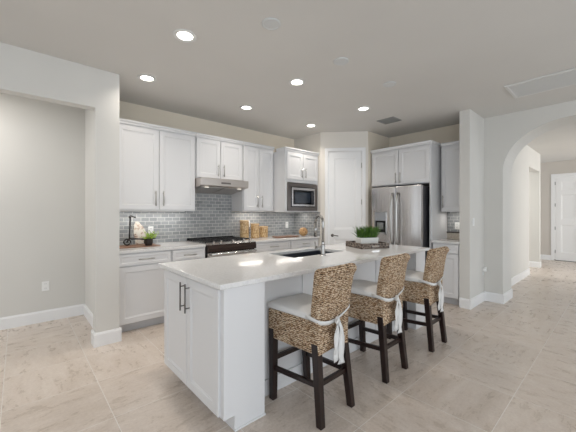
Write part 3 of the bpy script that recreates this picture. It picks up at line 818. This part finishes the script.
# ------------------------------------------------------------------ ceiling fittings
dl_ = thing('recessed_light', 'lit recessed ceiling light nearest the camera, above the near end of the island', 'ceiling light', (1.008, 2.371, H), 0, 'lit recessed lights in the kitchen ceiling')
b = NB(); lathe(b, [(.060, -.001), (.092, -.001), (.092, -.006), (.086, -.010), (.062, -.006), (.060, -.001)], 32, caps=False); obj('trim_ring', b, M['ventw'], dl_, smooth=False)
b = NB(); lathe(b, [(.0, -.0035), (.060, -.0035), (.060, -.0015), (.0, -.0015)], 32); obj('lens', b, M['lamp'], dl_)
l = bpy.data.lights.new('recessed_lamp', 'AREA'); l.shape = 'DISK'; l.size = .12; l.energy = LAMP_W; l.color = (1, .93, .84); l.spread = R(130)
lo_ = bpy.data.objects.new('recessed_lamp', l); C.objects.link(lo_); lo_.parent = dl_; lo_.location = (0, 0, -.008)
for p, lb in (((1.024, 3.387), 'lit recessed ceiling light above the left wall cabinets'),
              ((2.278, 2.394), 'lit recessed ceiling light above the island sink'),
              ((2.318, 3.431), 'lit recessed ceiling light in front of the range hood'),
              ((3.582, 3.431), 'lit recessed ceiling light above the pantry corner beside the microwave'),
              ((3.536, 2.392), 'lit recessed ceiling light in front of the refrigerator')):
    dup(dl_, (p[0], p[1], H), None, lb)
sp_ = None
for p, lb in (((1.429, 1.785), 'round white ceiling cover plate nearest the camera'), ((2.272, 1.785), 'round white ceiling cover plate, middle of the row of three'), ((3.079, 1.745), 'round white ceiling cover plate farthest from the camera')):
    if sp_ is None:
        sp_ = thing('ceiling_plate', lb, 'ceiling plate', (p[0], p[1], H), 0, 'round cover plates in the ceiling')
        b = NB(); lathe(b, [(.0, -.001), (.072, -.001), (.072, -.008), (.062, -.012), (.056, -.009), (.0, -.009)], 32); obj('plate', b, M['plate'], sp_)
    else: dup(sp_, (p[0], p[1], H), None, lb)
def grille(name, label, x0, x1, y0, y1, fw, nslat, m, mb, along='x'):
    t = thing(name, label, 'vent', ((x0+x1)/2, (y0+y1)/2, H)); a, c = (x1-x0)/2, (y1-y0)/2
    b = NB()
    for q in ((-a, a, -c, -c+fw), (-a, a, c-fw, c), (-a, -a+fw, -c+fw, c-fw), (a-fw, a, -c+fw, c-fw)): box(b, q[0], q[1], q[2], q[3], -.014, -.001)
    obj('frame', b, m, t, .003)
    b = NB(); box(b, -a+fw, a-fw, -c+fw, c-fw, -.004, -.002); obj('backing', b, mb, t)
    b = NB()
    for k in range(nslat):
        if along == 'x':
            y = -c+fw + (2*c-2*fw)*(k+.5)/nslat; box(b, -a+fw, a-fw, y-.0035, y+.0035, -.011, -.005)
        else:
            x = -a+fw + (2*a-2*fw)*(k+.5)/nslat; box(b, x-.0035, x+.0035, -c+fw, c-fw, -.011, -.005)
    obj('louvers', b, m, t)
grille('air_vent', 'small grey ceiling vent in front of the refrigerator cabinets', 4.15, 4.40, 2.29, 2.57, .018, 9, M['vent'], mat('vent_dark', (92, 96, 92), .7), 'y')
grille('return_air_grille', 'large white return air grille in the ceiling before the arch', 4.09, 4.60, .14, .91, .032, 30, M['ventw'], M['ventback'], 'y')

# ------------------------------------------------------------------ outlets and switches
def plate(name, label, cat, loc, rz, kind='outlet', w_=.070, h_=.115):
    t = thing(name, label, cat, loc, rz)
    b = NB(); box(b, -w_/2, w_/2, -.006, -.0005, -h_/2, h_/2); obj('cover_plate', b, M['plastic'], t, .002)
    if kind == 'outlet':
        for z in (-.026, .026):
            b = NB(); box(b, -.016, .016, -.009, -.006, z-.014, z+.014); rc = obj('receptacle', b, M['plastic'], t, .002)
            b = NB()
            for x in (-.006, .006): box(b, x-.0014, x+.0014, -.0098, -.009, z-.004, z+.007)
            obj('slot', b, M['slot'], rc)
    else:
        b = NB(); box(b, -.016, .016, -.010, -.006, -.033, .033); obj('rocker', b, M['plastic'], t, .002)
    return t
plate('wall_outlet', 'white outlet on the tile behind the lime-green sprigs', 'outlet', (1.345, YA-.0105, 1.085), 0)
plate('wall_outlet', 'white outlet on the tile between the first two canisters', 'outlet', (2.93, YA-.0105, 1.14), 0)
plate('wall_outlet', 'white outlet on the tile behind the cutting board', 'outlet', (3.815, YA-.0105, 1.10), 0)
plate('wall_outlet', 'white outlet on the side tile above the rattan ball', 'outlet', (4.0035, 3.71, 1.12), RX)
plate('wall_outlet', 'white outlet low on the passage wall at the far left', 'outlet', (.255, 4.7295, .433), 0)
plate('wall_outlet', 'white outlet on the small tile area right of the refrigerator', 'outlet', (XB-.0115, 1.80, 1.12), RX)
plate('light_switch', 'white rocker switch on the face of the pale wall end', 'switch', (4.785, 1.4255, 1.20), 0, 'switch')
t = plate('wall_outlet', 'white outlet with a plugged-in night light beside the arch', 'outlet', (5.22, 1.4255, .45), 0)
b = NB(); box(b, -.022, .022, -.045, -.010, .0, .065); tag(obj('night_light', b, M['plastic'], None, .005), 'small white night light plugged in beside the arch', 'night light').location = (5.22, 1.4255, .45)

# ------------------------------------------------------------------ things on the counters
# canisters
for x, y, r_, h_, lb in ((2.757, 4.14, .072, .265, 'tallest amber canister with wooden lid, right of the range'), (2.940, 4.10, .070, .210, 'middle-height amber canister with wooden lid'), (3.135, 4.12, .072, .160, 'shortest amber canister with wooden lid')):
    t = thing('canister', lb, 'canister', (x, y, .9145), 0, 'canisters on the back counter')
    b = NB(); lathe(b, [(r_*.94, 0), (r_, .008), (r_, h_-.012), (r_*.96, h_)], 24); obj('jar', b, M['canister'], t, smooth=False)
    b = NB(); lathe(b, [(r_*.98, h_+.0005), (r_*1.03, h_+.004), (r_*1.03, h_+.020), (r_*.97, h_+.026), (0, h_+.026)], 24); obj('lid', b, M['lid'], t)
# cutting board
b = NB(); prism(b, [(-.22, -.10), (.16, -.10), (.18, -.03), (.27, -.022), (.27, .022), (.18, .03), (.16, .10), (-.22, .10)], 0, .018)
o = tag(obj('cutting_board', b, M['board'], None, .005), 'flat brown wooden cutting board with handle on the back counter', 'cutting board'); o.location = (3.42, 3.86, .9145); o.rotation_euler = (0, 0, R(-8))
# rattan ball
b = NB(); bmesh.ops.create_icosphere(b, subdivisions=4, radius=.078)
o = tag(obj('rattan_ball', b, M['rattan'], None, smooth=True), 'round brown rattan ball in the corner beside the faucet', 'decorative ball'); o.location = (3.80, 3.83, .9145+.078)
# box by the fridge
t = thing('bread_box', 'speckled beige box with dark lid on the small counter', 'box', (5.08, 1.76, .9145))
b = NB(); box(b, -.075, .075, -.13, .10, 0, .105); obj('body', b, M['speckle'], t, .008)
b = NB(); box(b, -.079, .079, -.134, .104, .1055, .118); obj('lid', b, M['darkpot'], t, .004)

# scooter planter
sc = thing('scooter_ornament', 'black metal toy scooter ornament at the left end of the counter', 'ornament', (1.09, 4.10, .9235), R(-8))
def wheel(c, r_):
    t = NB()
    ring = [(c[0]+r_*cos(2*pi*k/20), c[1], c[2]+r_*sin(2*pi*k/20)) for k in range(21)]
    tube(t, ring, .0085, 6)
    for k in range(4):
        a = pi*k/4; tube(t, [(c[0]-r_*cos(a), c[1], c[2]-r_*sin(a)), (c[0]+r_*cos(a), c[1], c[2]+r_*sin(a))], .0022, 6)
    return t
obj('wheel', wheel((-.08, 0, .042), .036), M['black'], sc); obj('wheel', wheel((.145, 0, .038), .032), M['black'], sc)
b = NB(); tube(b, [(-.08, 0, .042), (-.055, 0, .085), (.06, 0, .075), (.145, 0, .06), (.145, 0, .038)], .009, 8); box(b, -.04, .24, -.035, .035, .070, .082); obj('deck', b, M['black'], sc)
b = NB(); tube(b, [(-.08, 0, .042), (-.055, 0, .09), (-.045, 0, .36)], .0095, 8); obj('steering_post', b, M['black'], sc)
b = NB(); tube(b, [(-.06, -.035, .352), (-.04, 0, .366), (.02, .05, .345)], .010, 8); obj('handlebar', b, M['black'], sc)
b = NB(); lathe(b, [(.036, 0), (.048, .03), (.052, .085), (.046, .085), (.040, .04), (0, .03)], 20)
t = thing('planter', 'dark round pot of lime-green sprigs beside the scooter ornament', 'plant', (1.215, 3.955, .9235))
obj('pot', b, M['darkpot'], t)
b = NB()
for k in range(34):
    a = random.uniform(0, 2*pi); ln = random.uniform(.05, .15); el = random.uniform(.25, 1.2)
    d = Vector((cos(a)*cos(el), sin(a)*cos(el), sin(el))); p0 = Vector((0, 0, .075)); p1 = p0+d*ln
    tube(b, [p0, p0.lerp(p1, .5)+Vector((0, 0, .01)), p1], .0016, 4)
    for q in range(4):
        c0 = p0.lerp(p1, .45+.18*q); s_ = Vector((random.uniform(-1, 1), random.uniform(-1, 1), random.uniform(-.3, 1))).normalized()*.014; sd = s_.cross(d).normalized()*.006
        vs = [b.verts.new(c0), b.verts.new(c0+s_*.8+sd), b.verts.new(c0+s_*2), b.verts.new(c0+s_*.8-sd)]; b.faces.new(vs)
obj('foliage', b, M['lime'], t)
b = NB()
out = [(-.075, 0), (.07, 0), (.085, .10), (.06, .20), (.015, .285), (-.02, .30), (-.05, .25), (-.07, .15)]
prism(b, out, -.006, .006, 'y')
bmesh.ops.transform(b, matrix=Matrix.Rotation(R(-12), 4, 'X'), verts=b.verts)
o = tag(obj('decorative_board', b, M['print'], None, .002), 'cream printed board leaning on the tile behind the scooter', 'decorative board'); o.location = (1.205, 4.185, .930); o.rotation_euler = (0, R(-9), R(-6))
b = NB(); box(b, -.24, .24, -.16, .16, 0, .008)  # thin dark sheet added as the shadow beneath the scooter
o = tag(obj('shadow_board', b, M['board'], None, .003), 'thin brown board standing in for the shadow under the scooter ornament', 'shadow board'); o.location = (1.10, 4.035, .9145); o.rotation_euler = (0, 0, R(-3))

# tray with planter on the island
ta = R(-23.9)
t = thing('serving_tray', 'dark square tray with patterned sides on the island', 'tray', (3.150, 2.085, .9145), ta)
hs = .185
b = NB(); box(b, -hs+.012, hs-.012, -hs+.012, hs-.012, 0.0, .010); obj('base', b, M['traywood'], t)
b = NB()
for q in ((-hs, hs, -hs, -hs+.012), (-hs, hs, hs-.012, hs), (-hs, -hs+.012, -hs+.012, hs-.012), (hs-.012, hs, -hs+.012, hs-.012)): box(b, q[0], q[1], q[2], q[3], 0, .062)
obj('rim', b, M['trayside'], t, .002)
b = NB(); box(b, -.05, .05, -hs-.003, -hs, .018, .040); obj('handle_plate', b, M['chrome'], t, .001)
t = thing('planter', 'white rectangular planter of bright green grass on the tray', 'plant', (3.150, 2.085, .926), ta)
b = NB()
a0, a1 = (.112, .060), (.122, .070)
A = [b.verts.new((sx*a0[0], sy*a0[1], 0)) for sx, sy in ((-1, -1), (1, -1), (1, 1), (-1, 1))]
B = [b.verts.new((sx*a1[0], sy*a1[1], .105)) for sx, sy in ((-1, -1), (1, -1), (1, 1), (-1, 1))]
Cc = [b.verts.new((sx*(a1[0]-.008), sy*(a1[1]-.008), .105)) for sx, sy in ((-1, -1), (1, -1), (1, 1), (-1, 1))]
D = [b.verts.new((sx*(a1[0]-.010), sy*(a1[1]-.010), .088)) for sx, sy in ((-1, -1), (1, -1), (1, 1), (-1, 1))]
b.faces.new(A[::-1]); b.faces.new(D)
for P_, Q_ in ((A, B), (B, Cc), (Cc, D)):
    for k in range(4): b.faces.new((P_[k], P_[(k+1) % 4], Q_[(k+1) % 4], Q_[k]))
obj('pot', b, M['pot'], t, .004)
b = NB()
for k in range(330):
    x = random.uniform(-.102, .102); y = random.uniform(-.052, .052)
    lean = Vector((x*.55+random.uniform(-.06, .06), y*.8+random.uniform(-.06, .06), 0)); h_ = random.uniform(.07, .17)
    a = random.uniform(0, pi); wv = Vector((cos(a), sin(a), 0))*.0046
    p0 = Vector((x, y, .088)); p1 = p0+Vector((lean.x*.25, lean.y*.25, h_*.5)); p2 = p0+Vector((lean.x*.6, lean.y*.6, h_*.85)); p3 = p0+lean+Vector((0, 0, h_))
    v = [b.verts.new(p0-wv), b.verts.new(p0+wv), b.verts.new(p1+wv*1.2), b.verts.new(p1-wv*1.2), b.verts.new(p2+wv*.8), b.verts.new(p2-wv*.8), b.verts.new(p3)]
    b.faces.new((v[0], v[1], v[2], v[3])); b.faces.new((v[3], v[2], v[4], v[5])); b.faces.new((v[5], v[4], v[6]))
obj('grass', b, M['green'], t)
